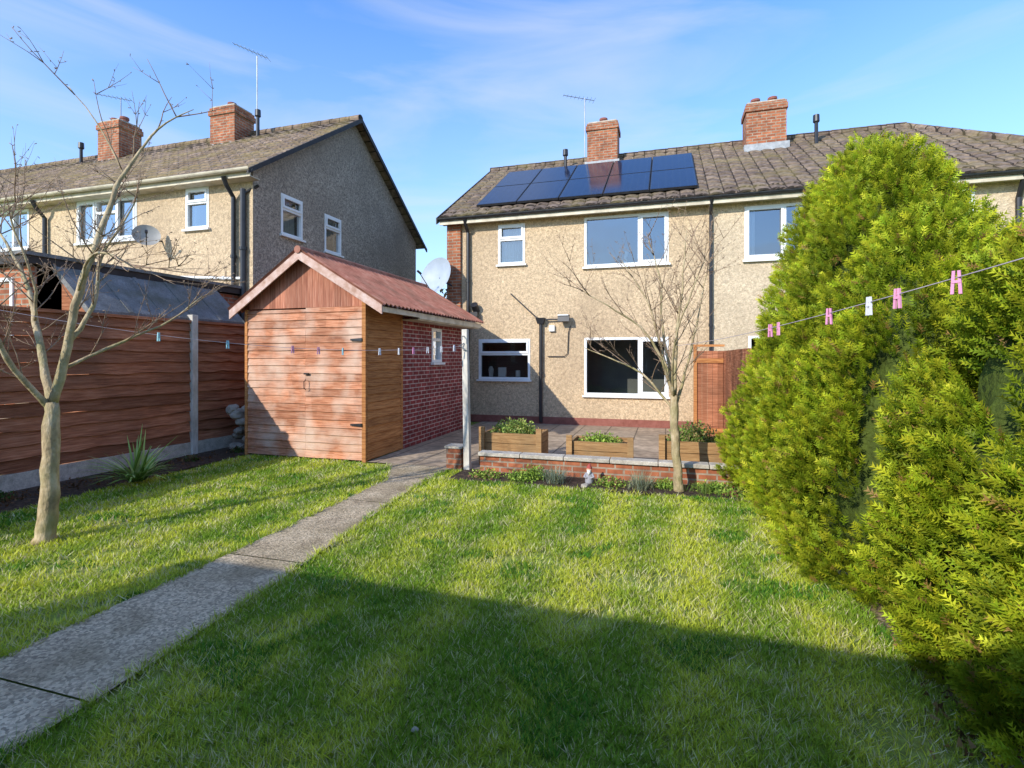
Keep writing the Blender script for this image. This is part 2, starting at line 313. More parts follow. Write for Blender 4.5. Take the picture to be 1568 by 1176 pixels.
ridge([(-5.42,15.8,7.62),(5.96,15.8,7.62)],m_tile,'ridge_tiles',H); ridge([(5.96,15.8,7.6),(8.12,11.8,5.1)],m_tile,'hip_tiles',H)
w=MB(); w.box(-5.4,8.05,11.83,11.86,4.93,5.08); w.box(-5.4,8.05,11.86,12.069,4.93,4.95); w.build('eaves_fascia',m_cream,H)
gutter(H,-5.42,8.1,11.765,5.04,m_black); w=MB(); w.box(-5.4,8.05,11.800,11.829,4.89,4.975); w.build('lower_fascia',m_cream,H)
w=MB(); w.hexa([(-5.47,11.74,4.9),(-5.44,11.74,4.9),(-5.44,15.8,7.45),(-5.47,15.8,7.45),(-5.47,11.74,5.06),(-5.44,11.74,5.06),(-5.44,15.8,7.62),(-5.47,15.8,7.62)]); w.hexa([(-5.47,19.86,4.9),(-5.44,19.86,4.9),(-5.44,15.8,7.45),(-5.47,15.8,7.45),(-5.47,19.86,5.06),(-5.44,19.86,5.06),(-5.44,15.8,7.62),(-5.47,15.8,7.62)])
w.poly([(-5.44,11.8,5.0),(-4.92,11.8,5.0),(-4.92,15.8,7.53),(-5.44,15.8,7.53)]); w.build('bargeboard',m_dark,H)
chimney(-2.23,-1.35,15.25,15.95,7.05,8.5,H,1); chimney(2.06,3.03,15.0,15.7,6.95,8.36,H,2)
ventpipe(H,-2.85,15.1,6.9,7.75); ventpipe(H,3.72,15.0,6.8,7.85); aerial(H,-2.4,15.9,7.5,9.6,.4)
zr=lambda y:zE+(zR-zE)*(y-yE)/(yR-yE)
nv=Vector((0,-(zR-zE),(yR-yE))).normalized()
P=MB(); Fm=MB()
for row in range(2):
    for c in range(5):
        xa=-4.55+1.05*c; xb=xa+1.03; ya=12.2+row*1.42; yb=ya+1.40
        q=[Vector((xa,ya,zr(ya))),Vector((xb,ya,zr(ya))),Vector((xb,yb,zr(yb))),Vector((xa,yb,zr(yb)))]
        o=nv*.12; o0=nv*.07
        Fm.hexa([p+o0 for p in q]+[p+o for p in q]); 
        i=.018; q2=[Vector((xa+i,ya+i,zr(ya+i))),Vector((xb-i,ya+i,zr(ya+i))),Vector((xb-i,yb-i,zr(yb-i))),Vector((xa+i,yb-i,zr(yb-i)))]
        P.poly([p+nv*.123 for p in q2])
Fm.build('solar_panel_frames',m_black,H); P.build('solar_panels',m_solar,H)
pipe(H,[(-4.72,11.77,5.0),(-4.72,11.85,4.85),(-4.72,12.0,4.7),(-4.72,12.0,0.05)],.045)
pipe(H,[(.94,11.77,5.0),(.94,11.85,4.85),(.94,12.01,4.7),(.94,12.01,0.05)],.036)
pipe(H,[(-2.86,12.0,2.42),(-2.86,12.0,.05)],.042,'waste_pipe')
pipe(H,[(-3.62,12.03,3.15),(-3.0,12.02,2.58),(-2.86,12.0,2.5)],.016,'waste_pipe_branch')
pipe(H,[(-2.72,11.98,2.5),(-2.3,12.0,2.5)],.018,'waste_pipe_stub')
w=MB(); w.hexa([(-2.93,11.93,2.4),(-2.79,11.93,2.4),(-2.79,12.06,2.4),(-2.93,12.06,2.4),(-2.97,11.9,2.54),(-2.75,11.9,2.54),(-2.75,12.06,2.54),(-2.97,12.06,2.54)]); w.build('hopper_head',m_black,H)
pipe(H,[(5.35,12.01,4.8),(5.35,12.01,.05)],.04); pipe(H,[(6.35,11.8,5.0),(6.35,12.0,4.6),(6.35,12.0,.05)],.05)
w=MB(); w.hexa([(-2.42,11.82,2.44),(-2.15,11.82,2.44),(-2.15,11.93,2.5),(-2.42,11.93,2.5),(-2.42,11.86,2.57),(-2.15,11.86,2.57),(-2.15,11.96,2.6),(-2.42,11.96,2.6)]); w.box(-2.32,-2.25,11.95,12.06,2.46,2.56); w.box(-4.62,-4.44,11.9,12.0,2.6,2.72); w.tube([(-4.52,12.06,2.75),(-4.52,11.9,2.9)],.09,10); w.build('floodlight',m_black,H)
w=MB(); w.box(-2.66,-2.53,12.0,12.066,2.22,2.36); w.box(-2.42,-2.17,11.83,11.90,2.575,2.6); w.build('junction_box',m_white,H)
pipe(H,[(-2.15,12.04,2.35),(-2.2,12.04,2.2),(-2.22,12.04,1.7),(-2.3,12.04,1.62),(-2.7,12.04,1.62)],.01,'cable')
# ---------------------------------------------------------------- left neighbouring house
G=empty('neighbouring_house',(-8,8.5,0)); f=mY(8.5); fx=mX(-8.0)
wl=[(-9.74,-9.12,4.3,5.16),(-12.95,-11.12,4.2,5.16),(-16.0,-14.54,4.2,5.14),(-12.9,-11.1,1.0,2.2)]
wg=[(9.29,9.98,4.28,5.17),(10.78,11.45,4.2,5.12)]
w=MB(); wallcells(w,f,-24,-8,0,5.4,wl); w.build('rendered_wall',m_dash,G)
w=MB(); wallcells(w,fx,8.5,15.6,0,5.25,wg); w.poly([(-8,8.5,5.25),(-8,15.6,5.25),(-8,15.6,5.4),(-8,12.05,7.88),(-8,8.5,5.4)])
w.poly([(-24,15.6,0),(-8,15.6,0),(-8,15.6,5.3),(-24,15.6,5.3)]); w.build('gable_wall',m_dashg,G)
window(f,wl[0],G,trans=[(-9.69,-9.17,4.85)],openers=[(-9.7,-9.16,4.86,5.12)],curt=.15)
window(f,wl[1],G,mull=[-12.35,-11.72],trans=[(-12.32,-11.75,4.85)],openers=[(-12.91,-12.37,4.24,5.12),(-11.7,-11.16,4.24,5.12)],curt=.15)
window(f,wl[2],G,mull=[-15.1],curt=.2); window(f,wl[3],G)
window(fx,wg[0],G,trans=[(9.34,9.93,4.85)],openers=[(9.33,9.94,4.87,5.13)],curt=.6); window(fx,wg[1],G,trans=[(10.83,11.4,4.8)],openers=[(10.82,11.41,4.82,5.08)],curt=.15)
tiled(-24,-7.8,8.2,5.28,12.05,7.95,m_tile2,'roof_tiles',G)
w=MB(); w.poly([(-24,12.05,7.95),(-7.8,12.05,7.95),(-7.8,15.9,5.28),(-24,15.9,5.28)]); w.build('rear_roof',m_tile2,G)
ridge([(-7.8,12.05,7.97),(-24,12.05,7.97)],m_tile2,'ridge_tiles',G)
w=MB()
for (ya,yb) in ((8.13,12.05),(15.97,12.05)):
    w.hexa([(-7.8,ya,5.17),(-7.76,ya,5.17),(-7.76,yb,7.86),(-7.8,yb,7.86),(-7.8,ya,5.27),(-7.76,ya,5.27),(-7.76,yb,7.98),(-7.8,yb,7.98)])
w.build('bargeboard',m_dark,G)
w=MB(); w.box(-24,-7.82,8.23,8.26,5.16,5.3); w.box(-24,-7.82,8.26,8.499,5.16,5.18); w.build('eaves_fascia',m_cream,G)
gutter(G,-24,-7.75,8.16,5.3)
chimney(-12.2,-11.35,11.4,12.1,7.2,8.55,G,1); chimney(-16.5,-15.64,11.4,12.1,7.2,8.7,G,2)
ventpipe(G,-10.75,11.6,7.3,8.4); ventpipe(G,-17.5,11.6,7.3,8.3); aerial(G,-11.05,11.9,7.7,10.1,.3,True); aerial(G,-16.1,11.8,8.7,9.6,.5)
for x in (-8.42,-13.9): pipe(G,[(x,8.17,5.2),(x,8.25,5.05),(x,8.43,4.85),(x,8.43,.05)],.045)
pipe(G,[(-8.18,8.43,5.0),(-8.18,8.43,.05)],.055,'soil_pipe'); pipe(G,[(-7.95,8.6,5.1),(-8.18,8.43,4.9)],.03,'pipe_link')
pipe(G,[(-9.9,8.46,3.3),(-8.2,8.46,3.2)],.03,'waste_pipe',m_white)
dish(G,(-10.4,8.15,4.15),(.75,-.6,.3),.25,m_dish,(-10.4,8.5,4.1))
E=empty('flat_roof_outbuilding',(-9.8,6.6,0))
w=MB(); w.box(-13,-8.3,4.85,8.49,0,2.85); w.build('brick_walls',m_brick,E)
w=MB(); w.box(-13.1,-8.2,4.74,8.485,2.87,2.98); w.build('fascia',m_dark,E); w=MB(); w.box(-13.12,-8.17,4.71,8.485,2.98,3.03); w.build('felt_roof',m_felt,E)
f=mY(4.84); window(f,(-9.4,-8.6,1.9,2.7),E,mull=[-9.0],n='outbuilding_window',curt=.6)
E=empty('lean_to_shed',(-7.9,6.3,0))
w=MB(); w.hexa([(-8.16,5.1,2.82),(-7.5,5.1,2.2),(-7.5,7.75,2.2),(-8.16,7.75,2.82),(-8.16,5.1,2.87),(-7.5,5.1,2.25),(-7.5,7.75,2.25),(-8.16,7.75,2.87)])
for i in range(1,5):
    y=5.1+i*.53; w.hexa([(-8.16,y,2.871),(-7.5,y,2.251),(-7.5,y+.06,2.251),(-8.16,y+.06,2.871),(-8.16,y,2.883),(-7.5,y,2.263),(-7.5,y+.06,2.263),(-8.16,y+.06,2.883)])
w.build('felt_roof',m_felt,E)
w=MB(); w.hexa([(-8.15,5.15,0),(-7.62,5.15,0),(-7.62,7.7,0),(-8.15,7.7,0),(-8.15,5.15,2.8),(-7.62,5.15,2.3),(-7.62,7.7,2.3),(-8.15,7.7,2.8)]); w.build('timber_body',m_fence,E)
w=MB(); w.hexa([(-8.2,5.07,2.80),(-7.48,5.07,2.14),(-7.48,5.1,2.14),(-8.2,5.1,2.80),(-8.2,5.07,2.9),(-7.48,5.07,2.24),(-7.48,5.1,2.24),(-8.2,5.1,2.9)]); w.hexa([(-8.2,7.75,2.76),(-7.48,7.75,2.1),(-7.48,7.78,2.1),(-8.2,7.78,2.76),(-8.2,7.75,2.9),(-7.48,7.75,2.24),(-7.48,7.78,2.24),(-8.2,7.78,2.9)]); w.build('verge_trim',m_felt,E)
# ---------------------------------------------------------------- shed
D=empty('wooden_shed',(-5.45,7.4,0))
def boards(mb,f,a0,a1,z0,z1,h=.135,pro=.02,base=0,jit=.004,seg=1):
    z=z0
    while z<z1-.01:
        zt=min(z+h,z1); js=[random.uniform(-jit,jit) for _ in range(seg+1)]; t=pro+random.uniform(0,.006)
        b=len(mb.v)
        for k in range(seg+1):
            a=a0+(a1-a0)*k/seg; tt=t+random.uniform(-.002,.004)*(seg>1)
            mb.v+=[f(a,-tt-base,z+js[k]),f(a,.02-base,z+js[k]),f(a,.02-base,zt+.004),f(a,-.005-base,zt+.004)]
        for k in range(seg):
            o=b+4*k
            for i in range(4): mb.f.append((o+i,o+(i+1)%4,o+4+(i+1)%4,o+4+i))
        mb.f.append((b,b+3,b+2,b+1)); e=b+4*seg; mb.f.append((e,e+1,e+2,e+3))
        z+=h
f=mY(6.9)
w=MB(); boards(w,f,-6.59,-5.462,.03,2.36,h=.12,seg=4,jit=.003); boards(w,f,-5.455,-4.43,.03,2.38,base=.006,h=.12,seg=4,jit=.003); w.build('front_boards',m_wood,D)
zroof=lambda x:(2.40+(x+6.72)*(.86/1.27)) if x<-5.45 else 3.26-(x+5.45)*(.86/1.42)
w=MB(); x=-6.55
while x<-4.4:
    xb=min(x+.098,-4.38); w.hexa([(x,6.885,2.385),(xb,6.885,2.385),(xb,6.91,2.385),(x,6.91,2.385),(x,6.885,zroof(x)-.03),(xb,6.885,zroof(xb)-.03),(xb,6.91,zroof(xb)-.03),(x,6.91,zroof(x)-.03)]); x+=.102
w.build('gable_boards',m_woodred,D)
w=MB(); fs=mX(-4.38); boards(w,fs,6.93,8.0,.03,2.42,h=.125); w.build('side_boards',m_woodside,D)
w=MB(); fl=(lambda a,d,z:(-6.59+d,a,z)); boards(w,fl,6.93,8.0,.03,2.36); w.box(-4.43,-4.365,6.865,6.93,0,2.45); w.box(-6.63,-6.58,6.87,6.93,0,2.38); w.box(-4.40,-4.36,7.96,8.02,0,2.45); w.build('corner_posts',m_woodside,D)
w=MB()
for z in (1.87,.57): w.hexa([(-4.62,6.845,z-.012),(-4.42,6.845,z-.025),(-4.42,6.875,z-.025),(-4.62,6.875,z-.012),(-4.62,6.845,z+.012),(-4.42,6.845,z+.025),(-4.42,6.875,z+.025),(-4.62,6.875,z+.012)])
w.box(-5.46,-5.38,6.84,6.87,1.33,1.355); w.tube([(-5.42,6.84,1.25),(-5.42,6.80,1.22),(-5.42,6.80,1.12),(-5.42,6.84,1.09)],.007,6); w.build('hinges_and_latch',m_black,D)
w=MB(); t=.14
for (xa,xb) in ((-6.78,-5.45),(-5.45,-3.99)):
    za,zb=zroof(xa),zroof(xb)
    w.hexa([(xa,6.70,za-t),(xb,6.70,zb-t),(xb,6.725,zb-t),(xa,6.725,za-t),(xa,6.70,za+.0),(xb,6.70,zb+.0),(xb,6.725,zb),(xa,6.725,za)])
w.build('bargeboards',m_barge,D)
w=MB()
for (xa,xb) in ((-6.80,-5.45),(-5.45,-3.97)):
    za,zb=zroof(xa)+.02,zroof(xb)+.02; y=6.68; st=.0158
    ny=int((11.1-6.68)/st); b=len(w.v)
    for i in range(ny+1):
        yy=y+i*st; o=.024*math.cos(2*math.pi*yy/.126)
        w.v+= [(xa,yy,za+o),((xa+xb)/2,yy,(za+zb)/2+o-.005),(xb,yy,zb+o)]
    for i in range(ny):
        for k in range(2): w.f.append((b+3*i+k,b+3*i+k+1,b+3*i+4+k,b+3*i+3+k))
w.tube([(-5.45,6.68,3.27),(-5.45,11.1,3.27)],.06,10); w.build('corrugated_roof',m_corr,D,smooth=False)
B=empty('brick_outbuilding',(-5.4,9.5,0))
fx=mX(-4.38); hw=(9.2,9.66,1.5,2.17); w=MB(); wallcells(w,fx,8.02,10.95,0,2.45,[hw]); w.poly([(-6.5,10.95,0),(-4.38,10.95,0),(-4.38,10.95,2.45),(-5.45,10.95,3.2),(-6.5,10.95,2.45)]); w.poly([(-6.55,8,0),(-6.55,10.95,0),(-6.55,10.95,2.4),(-6.55,8,2.4)]); w.build('brick_walls',m_redbrick,B)
window(fx,hw,B,trans=[(9.25,9.61,1.95)],n='outbuilding_window')
w=MB(); w.box(-4.06,-4.03,8.0,11.05,2.26,2.36); w.box(-4.06,-4.03,6.75,8.0,2.28,2.36); w.box(-4.375,-4.06,8.0,11.0,2.24,2.26); w.build('eaves_board',m_cream,B)
# ---------------------------------------------------------------- fence
Fc=empty('wooden_fence',(-7.5,4,0)); fx=mX(-7.5); posts=[-2.3,.7,3.68,6.66]
w=MB(); ed=posts+[8.45]
for a,b in zip(ed[:-1],ed[1:]):
    boards(w,fx,a+.055,b-.055,.21,2.17,h=.165,pro=.032,jit=.018,seg=10)
w.build('fence_boards',m_fence,Fc)
w=MB(); 
for a,b in zip(ed[:-1],ed[1:]): w.box(-7.55,-7.45,a+.03,b-.03,2.17,2.21)
w.build('fence_capping',m_fence,Fc)
w=MB(); [w.box(-7.53,-7.46,a+.05,b-.05,-.02,.21) for a,b in zip(ed[:-1],ed[1:])]; w.build('gravel_boards',m_conc,Fc,bevel=.008)
w=MB(); [w.box(-7.56,-7.43,p-.055,p+.055,0,2.3) for p in posts+[8.4]]; w.build('concrete_posts',m_postw,Fc,bevel=.008)
Fr=empty('boundary_fence',(1.05,9,0)); w=MB()
y=7.2
while y<12: w.box(1.03,1.055,y,y+.095,.05,1.72); y+=.1
w.build('fence_boards',m_fence,Fr)
Ga=empty('wooden_gate',(.8,10.3,0)); w=MB()
for i in range(5): w.box(.56+i*.092,.56+i*.092+.088,10.28,10.3,.05,1.72)
w.build('gate_boards',m_fence,Ga); w=MB(); w.box(.5,.56,10.25,10.33,0,1.8); w.box(.56,1.02,10.255,10.28,1.5,1.58); w.box(.56,1.02,10.255,10.28,.2,.28); w.box(.5,1.04,10.24,10.33,1.8,1.84); w.build('gate_frame',m_woodside,Ga)
# ---------------------------------------------------------------- ground, path, patio
w=MB(); w.poly([(-300,-300,-.012),(300,-300,-.012),(300,300,-.012),(-300,300,-.012)]); w.build('ground',m_turf)
lxr=[(-1.8,-2.5),(1.7,-2.56),(3.2,-2.68),(5.2,-2.93),(6.1,-3.0),(6.9,-2.95)]; lxl=[(-1.8,-3.3),(1.8,-3.34),(3.4,-3.36),(5.9,-3.46),(6.3,-3.6),(6.9,-4.0)]
XR=lambda y:np.interp(y,[a for a,b in lxr],[b for a,b in lxr]); XL=lambda y:np.interp(y,[a for a,b in lxl],[b for a,b in lxl])
w=MB(); ys=[-1.8,.1,1.72,3.35,5.0,6.2,6.88]
for a,b in zip(ys[:-1],ys[1:]):
    k=8
    for i in range(k):
        y0=a+.006+(b-a-.012)*i/k; y1=a+.006+(b-a-.012)*(i+1)/k; w.poly([(XL(y0)-.03,y0,.014),(XR(y0)+.03,y0,.014),(XR(y1)+.03,y1,.014),(XL(y1)-.03,y1,.014)])
w.build('garden_path',m_path)
w=MB(); w.poly([(-4.36,6.89,.012),(1.0,6.89,.012),(1.0,12.05,.012),(-4.36,12.05,.012)]); w.build('patio',m_pave)
w=MB(); w.poly([(-7.46,-1.8,.006),(-6.55,-1.8,.006),(-6.45,3.5,.006),(-6.6,6.2,.006),(-6.66,8.5,.006),(-7.46,8.5,.006)]); w.poly([(-2.75,6.22,.006),(.9,6.2,.006),(1.1,6.9,.006),(-2.75,6.9,.006)]); w.build('flower_bed',m_soil)
w=MB(); w.poly([(1.32,1.2,.006),(3.5,1.2,.006),(3.5,8,.006),(1.0,8,.006),(.95,6,.006),(1.14,4.2,.006),(1.34,2.6,.006)]); w.build('hedge_border_soil',m_soilr)
W=empty('low_brick_wall',(-.8,6.9,0)); w=MB(); w.box(-2.5,1.0,6.82,6.93,0,.22); w.build('brick_courses',m_brick,W)
w=MB(); xs=-2.52
while xs<1.0: w.box(xs,min(xs+.6,1.02),6.78,6.97,.22+random.uniform(0,.004),.275); xs+=.608
w.build('coping_slabs',m_conc,W,bevel=.008)
w=MB(); w.box(-3.02,-2.8,6.83,7.05,0,.3); w.build('brick_pier',m_brick,W); w=MB(); w.box(-3.04,-2.78,6.81,7.07,.3,.33); w.build('pier_cap',m_conc,W)
def planter(x0,x1,y0,y1,z1):
    p=empty('wooden_planter',((x0+x1)/2,(y0+y1)/2,0)); w=MB(); h=(z1-.06)/3
    for i in range(3):
        za=.03+i*h; zb=za+h-.008
        w.box(x0,x1,y0,y0+.035,za,zb); w.box(x0,x1,y1-.035,y1,za,zb); w.box(x0,x0+.035,y0+.036,y1-.036,za,zb); w.box(x1-.035,x1,y0+.036,y1-.036,za,zb)
    for x in (x0-.04,x1-.04): w.box(x,x+.08,y0-.05,y0-.002,.0,z1+.05)
    w.build('planter_boards',m_plank,p); s=MB(); s.poly([(x0+.04,y0+.04,z1-.1),(x1-.04,y0+.04,z1-.1),(x1-.04,y1-.04,z1-.1),(x0+.04,y1-.04,z1-.1)]); s.build('planter_soil',m_soil,p); return p
pl=[planter(-2.62,-1.75,7.25,7.85,.52),planter(-1.3,-.46,7.2,7.75,.46),planter(-.05,.75,7.2,7.8,.52)]
# ---------------------------------------------------------------- garage behind the camera position (casts lawn shadow)
Q=empty('garage',(1.5,-3.6,0)); w=MB(); w.box(-5.95,9,-5.6,-1.88,0,2.85); w.build('rendered_walls',m_dashg,Q)
w=MB(); w.box(-6.06,9.1,-5.7,-1.8,2.85,3.0); w.build('flat_roof',m_felt,Q)
f2=lambda a,d,z:(a,-1.879-d,z)
w=MB(); [w.box(-4+i*.1,-4+i*.1+.095,-1.88,-1.84,.02,2.0) for i in range(9)]; w.build('garage_door',m_woodred,Q); window(f2,(-1.5,-.3,1,2),Q,n='garage_window',mull=[-.9])
# ---------------------------------------------------------------- clothes post & line
K=empty('clothes_post',(-2.71,6.9,0)); w=MB(); w.hexa([(-2.76,6.84,0),(-2.67,6.84,0),(-2.67,6.93,0),(-2.76,6.93,0),(-2.79,6.84,2.0),(-2.71,6.84,2.0),(-2.71,6.92,2.0),(-2.79,6.92,2.0)]); w.build('post',m_postw,K,bevel=.006)
w=MB(); w.tube([(-2.75,6.83,1.9),(-2.75,6.76,1.9),(-2.75,6.76,1.84)],.008,6); w.tube([(-2.75,6.83,1.8),(-2.8,6.78,1.76),(-2.72,6.78,1.72),(-2.75,6.83,1.7)],.008,6); w.build('line_hook',m_metal,K)
def line(A,B,fz,pegs,name='clothes_line'):
    e=empty(name,A); w=MB(); A=Vector(A);B=Vector(B); P=lambda t:Vector((A.x+(B.x-A.x)*t,A.y+(B.y-A.y)*t,fz(t)))
    w.tube([P(i/40) for i in range(41)],.0025,5); w.build('cord',m_line,e)
    dr=(B-A).normalized(); groups={}
    for t,m in pegs:
        b=groups.setdefault(m.name,(MB(),m))[0]; p=P(t); th=random.uniform(-.9,.9); pr=Vector((-dr.y,dr.x,0)); a=(dr*math.cos(th)+pr*math.sin(th)); a.z=0; a.normalize(); c=Vector((-a.y,a.x,0))
        for s in (-1,1):
            q=[p+a*s*.003+Vector((0,0,.025)),p+a*s*.012+Vector((0,0,.025)),p+a*s*.017+Vector((0,0,-.06)),p+a*s*.007+Vector((0,0,-.06))]
            b.hexa([x-c*.005 for x in q]+[x+c*.005 for x in q])
        q=[p+a*s*.013+Vector((0,0,z)) for s,z in ((-1,-.01),(1,-.01),(1,-.02),(-1,-.02))]
        b.hexa([x-c*.007 for x in q]+[x+c*.007 for x in q])
    for k,(b,m) in groups.items(): b.build('pegs_'+k,m,e)
line((-2.74,6.8,1.76),(-5.75,2.5,2.1),lambda t:1.76-.5*t+.864*t*t,[(.03,m_pegw),(.07,m_pegw),(.11,m_pegw),(.15,m_pink),(.19,m_pegw),(.24,m_pegw),(.33,m_teal),(.385,m_pink),(.44,m_pink),(.565,m_teal),(.68,m_teal)])
e=empty('clothes_post',(-5.75,2.5,0))
w=MB(); w.tube([(-5.75,2.5,0),(-5.75,2.5,2.25)],.025,10); w.tube([(-5.82,2.5,2.15),(-5.68,2.5,2.15)],.012,6); w.build('pole',m_metal,e)
line((.12,6.46,1.74),(1.15,1.6,1.94),lambda t:1.74+.2*t*t,[(.54,m_pink),(.565,m_pink),(.69,m_pink),(.76,m_pegw),(.80,m_pink),(.865,m_pink),(.93,m_pink)])
e=empty('clothes_post',(1.2,1.55,0)); w=MB(); w.tube([(1.2,1.55,0),(1.2,1.55,2.1)],.025,10); w.tube([(1.2,1.55,1.95),(1.13,1.62,1.95)],.01,6); w.build('pole',m_metal,e)
# ---------------------------------------------------------------- trees
def tree(base,limbs,nm,twig,seed,mat,ang=16.6,spur=.10):
    rnd=random.Random(seed); e=empty(nm,base); ca,sa=math.cos(math.radians(ang)),math.sin(math.radians(ang)); base=Vector(base)
    W=lambda s,z,dp:base+Vector((s*ca-dp*sa,s*sa+dp*ca,z))
    big=MB(); small=MB()
    def wig(p,d,L,r,depth):
        n=max(3,int(L/.09)); pts=[p]; d=d.normalized()
        for i in range(n):
            d=(d+Vector((rnd.uniform(-.13,.13),rnd.uniform(-.13,.13),rnd.uniform(-.08,.12)))).normalized(); pts.append(pts[-1]+d*L/n)
        small.tube(pts,[r*(1-.7*i/n) for i in range(n+1)],5)
        if depth>0:
            for k in range(rnd.randint(1,3)):
                i=rnd.randint(1,n-1); dd=(d*.9+Vector((rnd.uniform(-1,1),rnd.uniform(-1,1),rnd.uniform(-.3,.8)))).normalized(); wig(pts[i],dd,L*rnd.uniform(.4,.75),r*.6,depth-1)
        for k in range(int(L/spur)):
            i=rnd.randint(1,n); q=pts[i]; dd=Vector((rnd.uniform(-1,1),rnd.uniform(-1,1),rnd.uniform(-.4,1))).normalized(); small.tube([q,q+dd*.022],[.0025,.0035],4)
    for li,(pts,r0,r1,ntw) in enumerate(limbs):
        P=[W(*p) for p in pts]; Q=[]
        for i in range(len(P)-1):
            for k in range(4):
                t=k/4; p0=P[max(i-1,0)];p1=P[i];p2=P[i+1];p3=P[min(i+2,len(P)-1)]
                Q.append(.5*((2*p1)+(p2-p0)*t+(2*p0-5*p1+4*p2-p3)*t*t+(3*p1-p0-3*p2+p3)*t**3))
        Q.append(P[-1]); n=len(Q); Q=[q+Vector((rnd.uniform(-1,1),rnd.uniform(-1,1),0))*.008*(i>0) for i,q in enumerate(Q)]
        big.tube(Q,[(r0+(r1-r0)*i/(n-1))*(1+.1*rnd.uniform(-1,1))*(1.25 if (i==0 and r0>.05) else 1) for i in range(n)],10)
        for k in range(ntw):
            i=rnd.randint(n//5,n-1); d=(Q[min(i+1,n-1)]-Q[i-1]).normalized(); dd=(d*.9+Vector((rnd.uniform(-1,1),rnd.uniform(-1,1),rnd.uniform(-.25,.7)))).normalized(); wig(Q[i],dd,rnd.uniform(.4,1)*twig,.006,2)
    big.build('trunk_and_limbs',mat,e,smooth=True); small.build('twigs',m_bark2,e,smooth=True)
tree((-5.15,3.13,0),[
 ([(-.01,0,0),(.03,.3,0),(.04,.75,0),(.06,1.215,0)],.075,.055,0),
 ([(.06,1.19,0),(-.11,1.53,.1),(-.28,1.92,.2),(-.45,2.3,.3),(-.73,2.75,.35)],.04,.01,12),
 ([(.06,1.19,0),(.23,1.70,-.05),(.37,2.15,-.1),(.54,2.6,-.1),(.65,3.05,-.05),(.76,3.3,0),(.93,3.6,.05),(1.22,3.8,.1)],.04,.003,12),
 ([(.23,1.70,-.05),(.33,2.05,.1),(.28,2.5,.25),(.4,2.85,.35),(.5,3.1,.4)],.022,.005,9),
 ([(.04,1.15,0),(-.02,1.5,-.25),(.0,1.85,-.45),(.1,2.25,-.55),(.05,2.6,-.6)],.028,.005,10),
 ([(.37,2.15,-.1),(.62,2.4,-.3),(.85,2.42,-.4),(1.1,2.3,-.45)],.014,.004,9),
 ([(.70,3.15,0),(.5,3.55,0),(.2,3.95,0)],.008,.003,2),
 ([(.15,1.5,0),(.45,1.75,.3),(.75,1.95,.5),(1.0,2.2,.6)],.016,.004,9),
 ([(-.28,1.92,.2),(-.2,2.3,.1),(-.3,2.8,0),(-.2,3.0,0)],.014,.004,8)],'bare_tree',.75,3,m_bark)
tree((.155,6.48,0),[
 ([(0,0,0),(-.03,.35,0),(-.06,.8,0),(-.06,1.15,0)],.058,.045,0),
 ([(-.06,1.1,0),(-.25,1.6,-.1),(-.5,1.95,-.15),(-.9,2.2,-.2),(-1.25,2.4,-.2)],.022,.003,9),
 ([(-.06,1.12,0),(-.2,1.75,.1),(-.35,2.3,.15),(-.65,2.8,.2)],.022,.003,9),
 ([(-.06,1.12,0),(-.05,1.8,-.05),(.0,2.4,-.1),(.05,3.1,-.1)],.026,.003,9),
 ([(-.05,1.0,0),(.15,1.6,.1),(.3,2.1,.2),(.42,2.75,.2)],.022,.003,9),
 ([(-.05,.95,0),(-.4,1.4,.2),(-.8,1.6,.3),(-1.15,1.75,.4)],.018,.003,8),
 ([(-.06,1.15,0),(-.12,2.0,.3),(-.1,2.6,.45),(-.25,3.15,.5)],.02,.003,8),
 ([(-.06,1.1,0),(-.2,1.7,-.4),(-.1,2.2,-.6),(.1,2.7,-.6)],.018,.003,8)],'bare_tree',.8,9,m_bark)
